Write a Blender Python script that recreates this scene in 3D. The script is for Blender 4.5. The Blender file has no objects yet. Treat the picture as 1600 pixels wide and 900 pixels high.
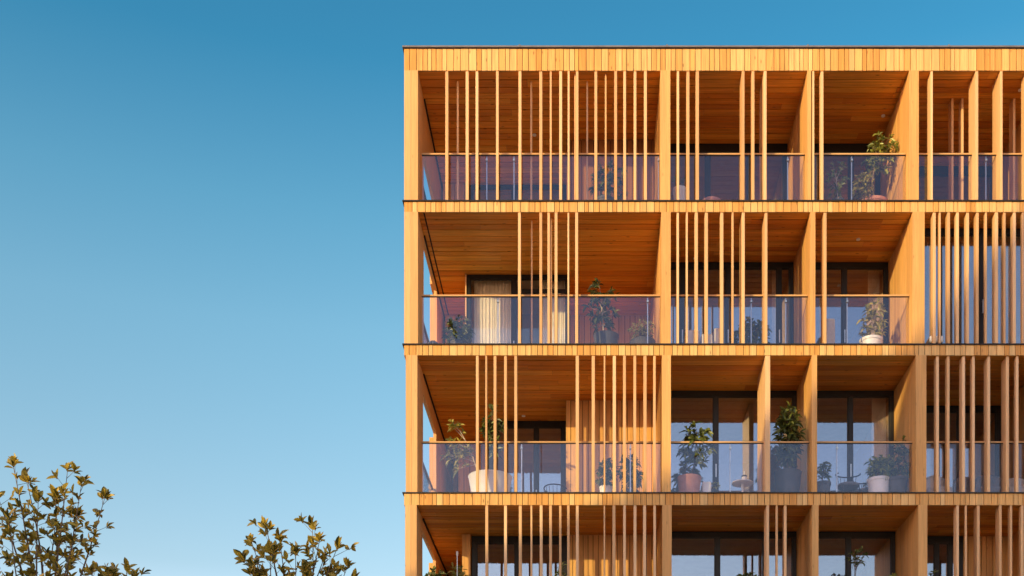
import bpy, math, random
from mathutils import Vector, Matrix
R = math.radians
random.seed(7)
scene = bpy.context.scene
COL = scene.collection

# ------------------------------------------------------------------ measures
PPM = 72.0          # photo pixels per metre on the facade plane
D = 25.0            # metres from camera to facade
VX, VY, EYE = 915.0, 1390.0, 1.6
def fx(px): return (px - VX) / PPM
def fz(py): return EYE + (VY - py) / PPM
def PX(px, d): return (px - VX) / PPM * (1 + d / D)
def PZ(py, d): return EYE + (VY - py) / PPM * (1 + d / D)
SUN_AZ, SUN_EL = R(45), math.atan(0.28 * math.cos(R(45)))   # left of the facade normal

# ------------------------------------------------------------------ materials
MATS = {}
def newmat(name):
    m = bpy.data.materials.new(name); m.use_nodes = True
    nt = m.node_tree; nt.nodes.clear()
    out = nt.nodes.new('ShaderNodeOutputMaterial')
    MATS[name] = m
    return m, nt, out
def N(nt, t, **kw):
    n = nt.nodes.new(t)
    for k, v in kw.items():
        if k in n.bl_rna.properties.keys(): setattr(n, k, v)
        else: n.inputs[k].default_value = v
    return n
def L(nt, a, b): nt.links.new(a, b)

def wood(name, ca, cb, cc, axis='z', rough=0.55, knots=1.0, grain=1.0, tint=1.0):
    m, nt, out = newmat(name)
    tc = N(nt, 'ShaderNodeTexCoord'); geo = N(nt, 'ShaderNodeNewGeometry')
    sc = {'z': (38, 38, 1.3), 'x': (1.3, 38, 38), 'y': (38, 1.3, 38)}[axis]
    off = N(nt, 'ShaderNodeVectorMath', operation='SCALE'); off.inputs[0].default_value = (13, 7, 19)
    L(nt, geo.outputs['Random Per Island'], off.inputs['Scale'])
    add = N(nt, 'ShaderNodeVectorMath', operation='ADD')
    L(nt, tc.outputs['Object'], add.inputs[0]); L(nt, off.outputs[0], add.inputs[1])
    mp = N(nt, 'ShaderNodeMapping'); mp.inputs['Scale'].default_value = sc
    L(nt, add.outputs[0], mp.inputs['Vector'])
    g1 = N(nt, 'ShaderNodeTexNoise'); g1.inputs['Scale'].default_value = 1.0
    g1.inputs['Detail'].default_value = 5; g1.inputs['Roughness'].default_value = .62
    g1.inputs['Distortion'].default_value = .6
    L(nt, mp.outputs[0], g1.inputs['Vector'])
    mp2 = N(nt, 'ShaderNodeMapping'); mp2.inputs['Scale'].default_value = tuple(s * .28 for s in sc)
    L(nt, add.outputs[0], mp2.inputs['Vector'])
    g2 = N(nt, 'ShaderNodeTexNoise'); g2.inputs['Scale'].default_value = 1.0; g2.inputs['Detail'].default_value = 2
    L(nt, mp2.outputs[0], g2.inputs['Vector'])
    ramp = N(nt, 'ShaderNodeValToRGB')
    e = ramp.color_ramp.elements
    e[0].position = 0; e[0].color = (*ca, 1); e[1].position = 1; e[1].color = (*cc, 1)
    k = e.new(.5); k.color = (*cb, 1)
    oi = N(nt, 'ShaderNodeObjectInfo'); sm = N(nt, 'ShaderNodeMath', operation='ADD'); fr_ = N(nt, 'ShaderNodeMath', operation='FRACT')
    L(nt, geo.outputs['Random Per Island'], sm.inputs[0]); L(nt, oi.outputs['Random'], sm.inputs[1]); L(nt, sm.outputs[0], fr_.inputs[0])
    L(nt, fr_.outputs[0], ramp.inputs[0])
    gr = N(nt, 'ShaderNodeMapRange'); gr.inputs['From Min'].default_value = .3; gr.inputs['From Max'].default_value = .7
    gr.inputs['To Min'].default_value = 1 - .26 * grain; gr.inputs['To Max'].default_value = 1 + .12 * grain
    L(nt, g1.outputs[0], gr.inputs['Value'])
    gr2 = N(nt, 'ShaderNodeMapRange'); gr2.inputs['From Min'].default_value = .3; gr2.inputs['From Max'].default_value = .7
    gr2.inputs['To Min'].default_value = 1 - .14 * grain; gr2.inputs['To Max'].default_value = 1 + .08 * grain
    L(nt, g2.outputs[0], gr2.inputs['Value'])
    mul = N(nt, 'ShaderNodeMath', operation='MULTIPLY'); L(nt, gr.outputs[0], mul.inputs[0]); L(nt, gr2.outputs[0], mul.inputs[1])
    vm = N(nt, 'ShaderNodeVectorMath', operation='SCALE'); L(nt, ramp.outputs[0], vm.inputs[0]); L(nt, mul.outputs[0], vm.inputs['Scale'])
    # knots
    ks = {'z': (7, 7, 2.3), 'x': (2.3, 7, 7), 'y': (7, 2.3, 7)}[axis]
    mp3 = N(nt, 'ShaderNodeMapping'); mp3.inputs['Scale'].default_value = ks
    L(nt, add.outputs[0], mp3.inputs['Vector'])
    vo = N(nt, 'ShaderNodeTexVoronoi'); vo.inputs['Scale'].default_value = 1.0
    L(nt, mp3.outputs[0], vo.inputs['Vector'])
    kr = N(nt, 'ShaderNodeMapRange'); kr.inputs['From Min'].default_value = .05; kr.inputs['From Max'].default_value = .13
    kr.inputs['To Min'].default_value = .75 * knots; kr.inputs['To Max'].default_value = 0
    L(nt, vo.outputs['Distance'], kr.inputs['Value'])
    mx = N(nt, 'ShaderNodeMix', data_type='RGBA'); L(nt, kr.outputs[0], mx.inputs[0]); L(nt, vm.outputs[0], mx.inputs[6])
    mx.inputs[7].default_value = (ca[0] * .22, ca[1] * .16, ca[2] * .16, 1)
    b = N(nt, 'ShaderNodeBsdfPrincipled'); b.inputs['Roughness'].default_value = rough
    b.inputs['Specular IOR Level'].default_value = .3
    L(nt, mx.outputs[2], b.inputs['Base Color'])
    bp = N(nt, 'ShaderNodeBump'); bp.inputs['Strength'].default_value = .15; bp.inputs['Distance'].default_value = .004
    L(nt, g1.outputs[0], bp.inputs['Height']); L(nt, bp.outputs[0], b.inputs['Normal'])
    L(nt, b.outputs[0], out.inputs[0])
    return m

def plain(name, c, rough=.6, metal=0.0, var=.12, scale=6.0, spec=.4, bump=.1):
    m, nt, out = newmat(name)
    tc = N(nt, 'ShaderNodeTexCoord')
    n = N(nt, 'ShaderNodeTexNoise'); n.inputs['Scale'].default_value = scale; n.inputs['Detail'].default_value = 5
    L(nt, tc.outputs['Object'], n.inputs['Vector'])
    mr = N(nt, 'ShaderNodeMapRange'); mr.inputs['From Min'].default_value = .3; mr.inputs['From Max'].default_value = .7
    mr.inputs['To Min'].default_value = 1 - var; mr.inputs['To Max'].default_value = 1 + var
    L(nt, n.outputs[0], mr.inputs['Value'])
    vm = N(nt, 'ShaderNodeVectorMath', operation='SCALE'); vm.inputs[0].default_value = c; L(nt, mr.outputs[0], vm.inputs['Scale'])
    b = N(nt, 'ShaderNodeBsdfPrincipled'); b.inputs['Roughness'].default_value = rough; b.inputs['Metallic'].default_value = metal
    b.inputs['Specular IOR Level'].default_value = spec
    L(nt, vm.outputs[0], b.inputs['Base Color'])
    bp = N(nt, 'ShaderNodeBump'); bp.inputs['Strength'].default_value = bump; bp.inputs['Distance'].default_value = .01
    L(nt, n.outputs[0], bp.inputs['Height']); L(nt, bp.outputs[0], b.inputs['Normal'])
    L(nt, b.outputs[0], out.inputs[0])
    return m

def glass(name, tint, refl, fac, rough=0.0, wav=.0):
    m, nt, out = newmat(name)
    t = N(nt, 'ShaderNodeBsdfTransparent'); t.inputs[0].default_value = (*tint, 1)
    g = N(nt, 'ShaderNodeBsdfGlossy'); g.inputs['Color'].default_value = (*refl, 1); g.inputs['Roughness'].default_value = rough
    fr = N(nt, 'ShaderNodeFresnel'); fr.inputs[0].default_value = 1.45
    ge = N(nt, 'ShaderNodeNewGeometry'); io = N(nt, 'ShaderNodeMath', operation='MULTIPLY_ADD')   # same reflectance entering and leaving
    io.inputs[1].default_value = 1 / 1.45 - 1.45; io.inputs[2].default_value = 1.45
    L(nt, ge.outputs['Backfacing'], io.inputs[0]); L(nt, io.outputs[0], fr.inputs[0])
    ad = N(nt, 'ShaderNodeMath', operation='ADD', use_clamp=True); ad.inputs[1].default_value = fac
    L(nt, fr.outputs[0], ad.inputs[0])
    if wav:
        tc = N(nt, 'ShaderNodeTexCoord'); n = N(nt, 'ShaderNodeTexNoise'); n.inputs['Scale'].default_value = .7
        L(nt, tc.outputs['Object'], n.inputs['Vector'])
        bp = N(nt, 'ShaderNodeBump'); bp.inputs['Strength'].default_value = wav; bp.inputs['Distance'].default_value = .02
        L(nt, n.outputs[0], bp.inputs['Height']); L(nt, bp.outputs[0], g.inputs['Normal'])
    mx = N(nt, 'ShaderNodeMixShader'); L(nt, ad.outputs[0], mx.inputs[0]); L(nt, t.outputs[0], mx.inputs[1]); L(nt, g.outputs[0], mx.inputs[2])
    L(nt, mx.outputs[0], out.inputs[0])
    return m

def leafmat(name, ca, cb, trans=.25, rough=.4):
    m, nt, out = newmat(name)
    geo = N(nt, 'ShaderNodeNewGeometry')
    ramp = N(nt, 'ShaderNodeValToRGB'); e = ramp.color_ramp.elements
    e[0].color = (*ca, 1); e[1].color = (*cb, 1)
    L(nt, geo.outputs['Random Per Island'], ramp.inputs[0])
    b = N(nt, 'ShaderNodeBsdfPrincipled'); b.inputs['Roughness'].default_value = rough
    L(nt, ramp.outputs[0], b.inputs['Base Color'])
    tr = N(nt, 'ShaderNodeBsdfTranslucent'); L(nt, ramp.outputs[0], tr.inputs[0])
    mx = N(nt, 'ShaderNodeMixShader'); mx.inputs[0].default_value = trans
    L(nt, b.outputs[0], mx.inputs[1]); L(nt, tr.outputs[0], mx.inputs[2]); L(nt, mx.outputs[0], out.inputs[0])
    return m

W_FASC = wood('wood_fascia', (.67, .30, .07), (.74, .38, .115), (.80, .48, .19), 'z', knots=.8)
W_COL = wood('wood_column', (.70, .36, .14), (.74, .39, .16), (.78, .43, .19), 'z', knots=.35, grain=.6)
W_WALL = wood('wood_wall', (.63, .315, .105), (.69, .36, .12), (.74, .40, .14), 'z', knots=.45, grain=.8)
W_SLAT = wood('wood_slat', (.60, .33, .15), (.70, .41, .20), (.80, .50, .27), 'z', knots=.1, grain=.5)
W_CEIL = wood('wood_ceiling', (.64, .21, .020), (.80, .30, .032), (.88, .38, .05), 'x', knots=1.0, rough=.5, grain=1.1)
W_SHADED = wood('wood_shaded', (.26, .10, .03), (.30, .12, .035), (.34, .14, .04), 'z')  # cladding with the shade of the top storey volume put into its colour
W_RAIL = wood('wood_rail', (.55, .30, .12), (.6, .33, .14), (.65, .36, .15), 'x', knots=.0, grain=.5)
DECK = plain('deck_stone', (.78, .66, .50), .75)
METAL = plain('dark_bronze', (.030, .022, .018), .45, .3, .15)
FRAME = plain('black_frame', (.014, .013, .014), .45, .2, .2)
CAP = plain('zinc_cap', (.20, .165, .16), .5, .3, .15)
CORE = plain('dark_core', (.03, .018, .01), .9)
STEEL = plain('steel', (.5, .48, .46), .3, .9)
PLASTER = plain('interior_plaster', (.34, .32, .30), .9)
ROOMDK = plain('interior_dark', (.10, .085, .075), .9)
GL_RAIL = glass('rail_glass', (.955, .945, .975), (.88, .93, 1.0), .018, wav=.06)
GL_WIN = glass('window_glass', (.93, .92, .89), (.90, .94, 1.0), .21, wav=.08)
GL_DOOR = glass('clear_door_glass', (.97, .97, .95), (1.0, .95, .9), .03, wav=.08)
SHEER = plain('grey_sheer', (.34, .34, .36), .9, var=.06)
CURT = plain('curtain_linen', (.86, .80, .70), .9, var=.05)
WHITE = plain('white_glaze', (.80, .77, .73), .35, var=.04)
TERRA = plain('terracotta', (.52, .23, .16), .8, var=.15)
DKPOT = plain('charcoal_pot', (.075, .07, .07), .6, var=.2)
SOIL = plain('soil', (.04, .028, .02), .95)
BARK = plain('bark', (.16, .11, .075), .9, var=.3, scale=20)
PALEB = plain('pale_bark', (.50, .40, .30), .85, var=.25, scale=20)
FABR = plain('grey_fabric', (.16, .15, .155), .95, var=.15, scale=30)
CREAM = plain('cream_fabric', (.62, .56, .50), .95, var=.08, scale=30)
LF_DK = leafmat('leaf_dark', (.025, .042, .012), (.20, .22, .045))
LF_GR = leafmat('leaf_green', (.06, .09, .02), (.36, .37, .07))
LF_YL = leafmat('leaf_yellow', (.14, .15, .03), (.56, .47, .10), .35)
LF_TR = leafmat('leaf_tree', (.04, .05, .012), (.62, .42, .045), .3)
BRICK = plain('render_wall', (.45, .38, .32), .9)
ROOFT = plain('roof_slate', (.10, .09, .09), .8)

# ------------------------------------------------------------------ mesh helpers
class MB:
    def __init__(s): s.v = []; s.f = []; s.smooth = False
    def box(s, x0, x1, y0, y1, z0, z1):
        if x0 > x1: x0, x1 = x1, x0
        if y0 > y1: y0, y1 = y1, y0
        if z0 > z1: z0, z1 = z1, z0
        n = len(s.v)
        s.v += [(x, y, z) for z in (z0, z1) for y in (y0, y1) for x in (x0, x1)]
        s.f += [tuple(n + i for i in q) for q in ((0, 2, 3, 1), (4, 5, 7, 6), (0, 1, 5, 4), (2, 6, 7, 3), (0, 4, 6, 2), (1, 3, 7, 5))]
        return s
    def add(s, verts, faces):
        n = len(s.v); s.v += [tuple(v) for v in verts]; s.f += [tuple(n + i for i in f) for f in faces]; return s
    def lathe(s, prof, cx, cy, seg=28):
        n = len(s.v)
        for r, z in prof:
            for k in range(seg):
                a = 2 * math.pi * k / seg; s.v.append((cx + r * math.cos(a), cy + r * math.sin(a), z))
        for i in range(len(prof) - 1):
            for k in range(seg):
                a = n + i * seg + k; b = n + i * seg + (k + 1) % seg
                s.f.append((a, b, b + seg, a + seg))
        s.f.append(tuple(n + k for k in reversed(range(seg))))
        s.f.append(tuple(n + (len(prof) - 1) * seg + k for k in range(seg)))
        return s
    def tube(s, pts, rads, seg=7):
        pts = [Vector(p) for p in pts]
        if not hasattr(rads, '__len__'): rads = [rads] * len(pts)
        n = len(s.v)
        for i, p in enumerate(pts):
            t = (pts[min(i + 1, len(pts) - 1)] - pts[max(i - 1, 0)]).normalized()
            u = t.cross(Vector((.31, .95, .02))).normalized(); w = t.cross(u)
            for k in range(seg):
                a = 2 * math.pi * k / seg; s.v.append(tuple(p + (u * math.cos(a) + w * math.sin(a)) * rads[i]))
        for i in range(len(pts) - 1):
            for k in range(seg):
                a = n + i * seg + k; b = n + i * seg + (k + 1) % seg
                s.f.append((a, b, b + seg, a + seg))
        s.f.append(tuple(n + k for k in reversed(range(seg))))
        s.f.append(tuple(n + (len(pts) - 1) * seg + k for k in range(seg)))
        return s
    def build(s, name, mat, parent=None, smooth=False, bevel=0):
        me = bpy.data.meshes.new(name)
        o = bpy.data.objects.new(name, me); COL.objects.link(o)
        off = Vector((0, 0, 0)); p = parent
        while p is not None: off += p.location; p = p.parent
        me.from_pydata([tuple(Vector(v) - off) for v in s.v], [], s.f)
        me.materials.append(mat)
        if smooth or s.smooth:
            me.polygons.foreach_set('use_smooth', [True] * len(me.polygons))
            me.set_sharp_from_angle(angle=R(40))
        me.update()
        if bevel:
            b = o.modifiers.new('Bevel', 'BEVEL'); b.width = bevel; b.segments = 2; b.limit_method = 'ANGLE'
        o.parent = parent
        return o
def tag(o, label=None, cat=None, group=None, kind=None):
    if label: o['label'] = label
    if cat: o['category'] = cat
    if group: o['group'] = group
    if kind: o['kind'] = kind
    return o
def empty(name, loc, label, cat, group=None):
    o = bpy.data.objects.new(name, None); COL.objects.link(o); o.location = loc; o.empty_display_size = .3
    return tag(o, label, cat, group)

def boards_x(mb, x0, x1, y0, y1, z0, z1, w=(.09, .185), gap=.012, jig=.004, rnd=random):
    """vertical boards side by side along x, facing -y"""
    x = x0
    while x < x1 - .01:
        e = min(x + rnd.uniform(*w), x1)
        if x1 - e < .05: e = x1
        j = rnd.uniform(0, jig)
        mb.box(x + gap / 2, e - gap / 2, y0 + j, y1, z0, z1)
        x = e
def boards_y(mb, x0, x1, y0, y1, z0, z1, w=(.10, .17), gap=.008, jig=.003, rnd=random):
    y = y0
    while y < y1 - .01:
        e = min(y + rnd.uniform(*w), y1)
        if y1 - e < .05: e = y1
        j = rnd.uniform(0, jig)
        mb.box(x0 + j, x1 - j, y + gap / 2, e - gap / 2, z0, z1)
        y = e

# ------------------------------------------------------------------ the building
XL, XR = fx(631), fx(1990)
XI = fx(651)        # side edge of the slabs behind the corner column
DEEP = 13.0
BLD = empty('apartment_building', (XL, 0, 0), 'timber clad apartment block with open balconies, vertical wooden slats and glass railings', 'building')
# (fascia top, fascia bottom = ceiling front)
LEV = [(75, 110), (315, 331), (539, 555), (771, 789), (1003, 1020), (1236, 1252)]
ROWS = [  # floor top y, ceiling y
    (314, 110), (537.5, 331), (770, 555), (1002, 789), (1235, 1020)]
for i, (a, b) in enumerate(LEV):
    z1, z0 = fz(a), fz(b)
    m = MB(); boards_x(m, XL, XR, 0, .035, z0, z1, jig=.006)
    f = m.build('fascia', W_FASC, BLD)
    m = MB(); boards_y(m, XL, XL + .035, .04, .9, z0, z1)
    m.build('side_fascia', W_FASC, BLD)
    m = MB(); boards_y(m, XI - .035, XI, .9, DEEP, z0, z1); m.build('slab_edge', W_FASC, BLD)
    m = MB(); m.box(XL + .037, XR, .037, .9, z0 + .03, z1 - .005); m.box(XI + .002, XR, .902, DEEP, z0 + .03, z1 - .005)
    m.build('floor_slab', CORE, BLD)
    if i == 0:
        for px in (812, 1042, 1262, 1482):
            m = MB(); m.box(fx(px) - .02, fx(px) + .02, -.036, .4, z1 + .0, z1 + .05); m.build('flashing_joint', CAP, BLD)
        m = MB(); m.box(XL - .03, XR + .03, -.03, 1.0, z1 + .001, z1 + .035); m.box(XI - .03, XR + .03, 1.002, DEEP + .03, z1 + .001, z1 + .035)
        m.build('roof_edge', CAP, BLD)
        m = MB(); m.box(XL - .015, XR, -.015, .98, z1 - .018, z1 - .001); m.build('drip_edge', METAL, BLD)
    else:
        m = MB(); m.box(XL - .03, XR, -.03, .3, z1 - .002, z1 + .022); m.build('drip_edge', METAL, BLD)
        m = MB(); m.box(XI, XR, .302, DEEP, z1 - .003, z1 + .018); m.build('balcony_floor', DECK, BLD)
    # ceiling boards, running along the facade
    m = MB(); y = .045
    while y < 8:
        w = random.choice((.18, .22, .25)); x = XL + .04 - random.uniform(0, 2)
        while x < XR:
            e = x + random.uniform(2.2, 5)
            xa, xb = max(x, XI), min(e, XR)
            if xb - xa > .05:
                m.box(xa + .002, xb - .002, y + .011, y + w - .011, z0 + .004 + random.uniform(0, .006), z0 + .028)
            x = e
        y += w
    m.build('ceiling', W_CEIL, BLD)

COLX = [  # per storey: corner column, A, B, C (front faces, photo px)
    ((631.5, 653), (1032, 1047.3), (1261.5, 1267.5), (1420.7, 1435.7)),
    ((631.5, 653), (1033.3, 1048), (1266, 1274), (1426, 1444.7)),
    ((634, 652), (1034.4, 1048.3), (1268.5, 1276.7), (1431, 1447.5)),
    ((633, 651), (1034.9, 1049.5), (1269, 1279), (1435, 1449)),
    ((633, 651), (1035, 1050), (1269, 1279), (1435, 1449))]
for r, (fl, ce) in enumerate(ROWS):
    z0, z1 = fz(fl) + .003, fz(ce) + .002
    (a0, a1), *cols = COLX[r]
    m = MB(); xa, xb = fx(a0), fx(a1)
    m.box(xa + .002, xb - .002, .012, .88, z0, z1)
    m.box(xa, xa + (xb - xa) * .48, .0, .30, z0, z1); m.box(xa + (xb - xa) * .48 + .004, xb, .0, .30, z0, z1)
    m.box(xa, xb, .304, .89, z0, z1)
    m.build('corner_column', W_COL, BLD)
    cols = cols + [(1640, 1655), (1850, 1865), (1975, 1989)]
    for (c0, c1) in cols:
        m = MB(); xa, xb = fx(c0), fx(c1)
        m.box(xa, xb, .001, .30, z0, z1)
        boards_y(m, xa, xb, .304, 8.0, z0, z1, w=(.14, .20), jig=.005)
        o = m.build('dividing_wall', W_WALL, BLD)
        m = MB(); m.box(xa + .012, xb - .012, .29, 8, z0 + .001, z1 - .001); m.build('wall_core', CORE, BLD)
# bottom storey down to the ground and the solid rear of the block
m = MB(); boards_x(m, XL, XR, .6, .64, 0, fz(1252), w=(.15, .25)); m.build('ground_floor_wall', W_WALL, BLD)
m = MB(); m.box(XL + .02, XR, .65, DEEP - .1, 0, fz(1252) - .01); m.build('ground_floor_core', CORE, BLD)
m = MB(); boards_y(m, XI - .13, XI - .04, 6.8, DEEP - .05, 0, fz(112), w=(.15, .22)); m.build('side_wall', W_WALL, BLD)
m = MB(); boards_x(m, XL, XR, DEEP - .1, DEEP - .02, 0, fz(112), w=(.2, .3)); m.build('rear_wall', W_WALL, BLD)
m = MB(); m.box(XL + .15, XR, 8.1, 8.2, 0, fz(112)); m.build('inner_wall', ROOMDK, BLD)

# side beam, rear post and side end wall of the corner bay
drop = [85, 3, 31, 20, 20]
for r, (fl, ce) in enumerate(ROWS):
    z0, z1 = fz(fl) + .003, fz(ce) + .002
    m = MB(); x1 = fx(COLX[r][0][1]) - .004
    m.box(x1 - .07, x1, .895, 7.0, z1 - drop[r] / PPM, z1 - .002)
    m.build('side_beam', W_COL, BLD)
    m = MB(); m.box(x1 + .001, x1 + .035, .9, 7, z1 - .03, z1 - .004); m.build('shadow_gap', CORE, BLD)
    if r == 1:
        m = MB(); m.box(fx(661), fx(661) + .03, .05, 7, z1 - .004, z1 + .003); m.build('shadow_gap', CORE, BLD)
    m = MB(); m.box(x1 - .07, x1, 3.2, 3.3, z0, z1 - drop[r] / PPM); m.build('rear_post', W_COL, BLD)
    m = MB(); boards_y(m, x1 - .2, x1 - .02, 3.42, 7.0, z0, z1 - .01 - drop[r] / PPM); m.build('side_screen_wall', W_WALL, BLD)

# ------------------------------------------------------------------ windows and rear walls
def window(x0, x1, z0, z1, y, mull, bar=.09, top=.11, transom=None, mull_w=.1, gl=None):
    """world coords; mull = list of x centres"""
    m = MB()
    m.box(x0, x1, y, y + .1, z1 - top, z1); m.box(x0, x1, y, y + .1, z0, z0 + .07)
    m.box(x0, x0 + bar, y + .001, y + .099, z0 + .07, z1 - top); m.box(x1 - bar, x1, y + .001, y + .099, z0 + .07, z1 - top)
    xs = [x0 + bar]
    for c in mull:
        m.box(c - mull_w / 2, c + mull_w / 2, y + .001, y + .099, z0 + .07, z1 - top); xs += [c - mull_w / 2, c + mull_w / 2]
    xs.append(x1 - bar)
    if transom:
        for i in range(0, len(xs), 2):
            m.box(xs[i], xs[i + 1], y + .005, y + .09, transom - .03, transom + .03)
    f = m.build('window_frame', FRAME, BLD, bevel=.006)
    for c in mull:
        h = MB(); h.box(c - .012, c + .012, y - .05, y - .03, z0 + .95, z0 + 1.25); h.box(c - .008, c + .008, y - .029, y - .001, z0 + .97, z0 + .99); h.box(c - .008, c + .008, y - .029, y - .001, z0 + 1.21, z0 + 1.23); h.build('door_handle', STEEL, f)
    for i in range(0, len(xs), 2):
        a, b = xs[i] + .001, xs[i + 1] - .001
        g = MB(); g.box(a, b, y + .045, y + .055, z0 + .071, z1 - top - .001); g.build('pane', gl or GL_WIN, f)
        s = MB(); e = .02   # slim sash bead
        for q in ((a, a + e, z0 + .071, z1 - top - .001), (b - e, b, z0 + .071, z1 - top - .001)):
            s.box(q[0], q[1], y + .03, y + .044, q[2], q[3])
        s.box(a + e, b - e, y + .03, y + .044, z1 - top - .001 - e, z1 - top - .001)
        s.build('bead', METAL, f)
    return f
def rear_wall(x0, x1, z0, z1, y, th=.15, mat=W_WALL, w=(.11, .16)):
    m = MB(); boards_x(m, x0, x1, y, y + .03, z0, z1, w=w, jig=.003); m.build('rear_cladding', mat, BLD)
    m = MB(); m.box(x0 + .003, x1 - .003, y + .031, y + th, z0, z1); m.build('rear_wall_core', CORE, BLD)
def room(x0, x1, y0, y1, z0, z1):
    m = MB(); m.box(x0, x1, y1, y1 + .05, z0, z1); m.build('room_wall', PLASTER, BLD)
    m = MB(); m.box(x0, x1, y0, y1, z1 - .03, z1 - .008); m.build('room_ceiling', PLASTER, BLD)

BACK = {  # storey: (bay2 depth, bay3 depth, bay4 depth, top px drop handled by perspective)
    0: (2.45, 2.45, 3.3), 1: (2.0, 2.0, .62), 2: (1.77, 1.77, 2.6), 3: (1.85, 1.85, 2.2), 4: (1.85, 1.85, 2.2)}
MULL = {0: ([1106, 1171], [1330], [1520]), 1: ([1066, 1137.5, 1217.5], [1319.5], [1535]), 2: ([1118.5], [1329], [1500, 1560]),
        3: ([1121, 1196], [1326], [1464, 1485]), 4: ([1121], [1326], [1464])}
for r, (fl, ce) in enumerate(ROWS):
    z0, z1 = fz(fl) + .012, fz(ce) - .001
    cols = COLX[r][1:]
    edges = [(cols[0][1], cols[1][0]), (cols[1][1], cols[2][0]), (cols[2][1], 1640)]
    for b in range(3):
        d = BACK[r][b]
        xa, xb = fx(edges[b][0]) + .002, fx(edges[b][1]) - .002
        if r in (3, 4) and b == 2:
            xm = PX(1505, d)
            window(xa, xm, z0, z1, d, [PX(p, d) for p in MULL[r][b]], top=.16)
            rear_wall(xm + .002, xb, z0, z1, d)
        else:
            window(xa, xb, z0, z1, d, [PX(p, d) for p in MULL[r][b]], top=.13 if r != 0 else .2)
        room(xa, xb, d + .12, min(d + 4.5, 7.9), z0, z1)
    for k, (p0, p1) in enumerate(((1655, 1850), (1865, 1975))):
        window(fx(p0) + .002, fx(p1) - .002, z0, z1, 2.0, [fx((p0 + p1) / 2)])

# corner bay
def zz(r): return fz(ROWS[r][0]) + .012, fz(ROWS[r][1]) - .001
XA = lambda r: fx(COLX[r][1][0]) - .002
XS = lambda r: fx(COLX[r][0][1]) + .04
# top storey: door far back, timber volume nearer on the right
z0, z1 = zz(0); d = 4.0
rear_wall(XS(0), PX(733, d), z0, z1, d, w=(.2, .3)); window(PX(733, d) + .002, PX(885, d), z0, PZ(288, d), d, [PX(803, d)], top=.08)
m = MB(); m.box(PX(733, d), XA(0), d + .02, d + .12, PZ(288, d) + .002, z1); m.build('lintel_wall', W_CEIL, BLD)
d = 2.3; rear_wall(PX(885, d), XA(0), z0, z1, d, mat=W_SHADED)
m = MB(); boards_y(m, PX(885, d), PX(885, d) + .04, d + .16, 4.2, z0, z1); m.build('volume_side', W_WALL, BLD)
# second storey: glazed room standing forward
z0, z1 = zz(1); d = 2.55
window(PX(729, d), PX(890, d), z0, z1, d, [PX(803, d)], top=.09, bar=.09, gl=GL_DOOR)
m = MB(); m.box(PX(727, d), PX(729, d) - .001, d - .03, d + .14, z0, z1); m.build('door_jamb', W_SLAT, BLD)
m = MB(); m.box(PX(808, d), PX(884, d), d + .02, d + .04, PZ(457, d), PZ(451, d)); m.build('transom', FRAME, BLD)
for xx in (PX(729, d) + .03, PX(890, d) - .08):
    m = MB(); boards_y(m, xx, xx + .04, d + .15, 4.5, z0, z1); m.build('volume_side', W_WALL, BLD)
rear_wall(XS(1), XA(1), z0, z1, 4.5)
# third storey
z0, z1 = zz(2); d = 3.5
window(PX(762, d), PX(885, d), z0, z1, d, [PX(838, d)], top=.15, bar=.12)
rear_wall(PX(716, 4.9), PX(762, d) + .05, z0, z1, 4.9); rear_wall(XS(2), PX(716, 4.9), z0, z1, 6.4)
m = MB(); boards_y(m, PX(762, d), PX(762, d) + .05, d + .12, 4.9, z0, z1); m.build('volume_side', W_WALL, BLD)
d = 2.3; rear_wall(PX(884, d), XA(2), z0, z1, d)
m = MB(); boards_y(m, PX(884, d), PX(884, d) + .04, d + .16, 3.7, z0, z1); m.build('volume_side', W_WALL, BLD)
room(PX(762, 3.5), XA(2), 3.65, 7.5, z0, z1)
# fourth storey
for r in (3, 4):
    z0, z1 = zz(r); d = 2.2
    window(PX(737, d), PX(886, d), z0, z1, d, [PX(808, d)], top=.16, bar=.12)
    rear_wall(PX(887, 2.1), XA(r), z0, z1, 2.1)
    m = MB(); boards_y(m, PX(723, d), PX(736, d), d - .15, 4.9, z0, z1); m.build('volume_side', W_WALL, BLD)
    rear_wall(XS(r), PX(723, d), z0, z1, 6.0)
    room(PX(737, 2.2), XA(r), 2.4, 7.0, z0, z1)
room(PX(729, 2.55) + .08, PX(890, 2.55) - .09, 2.72, 4.4, *zz(1))
room(PX(733, 4.0), XA(0), 4.3, 7.5, *zz(0))

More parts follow.
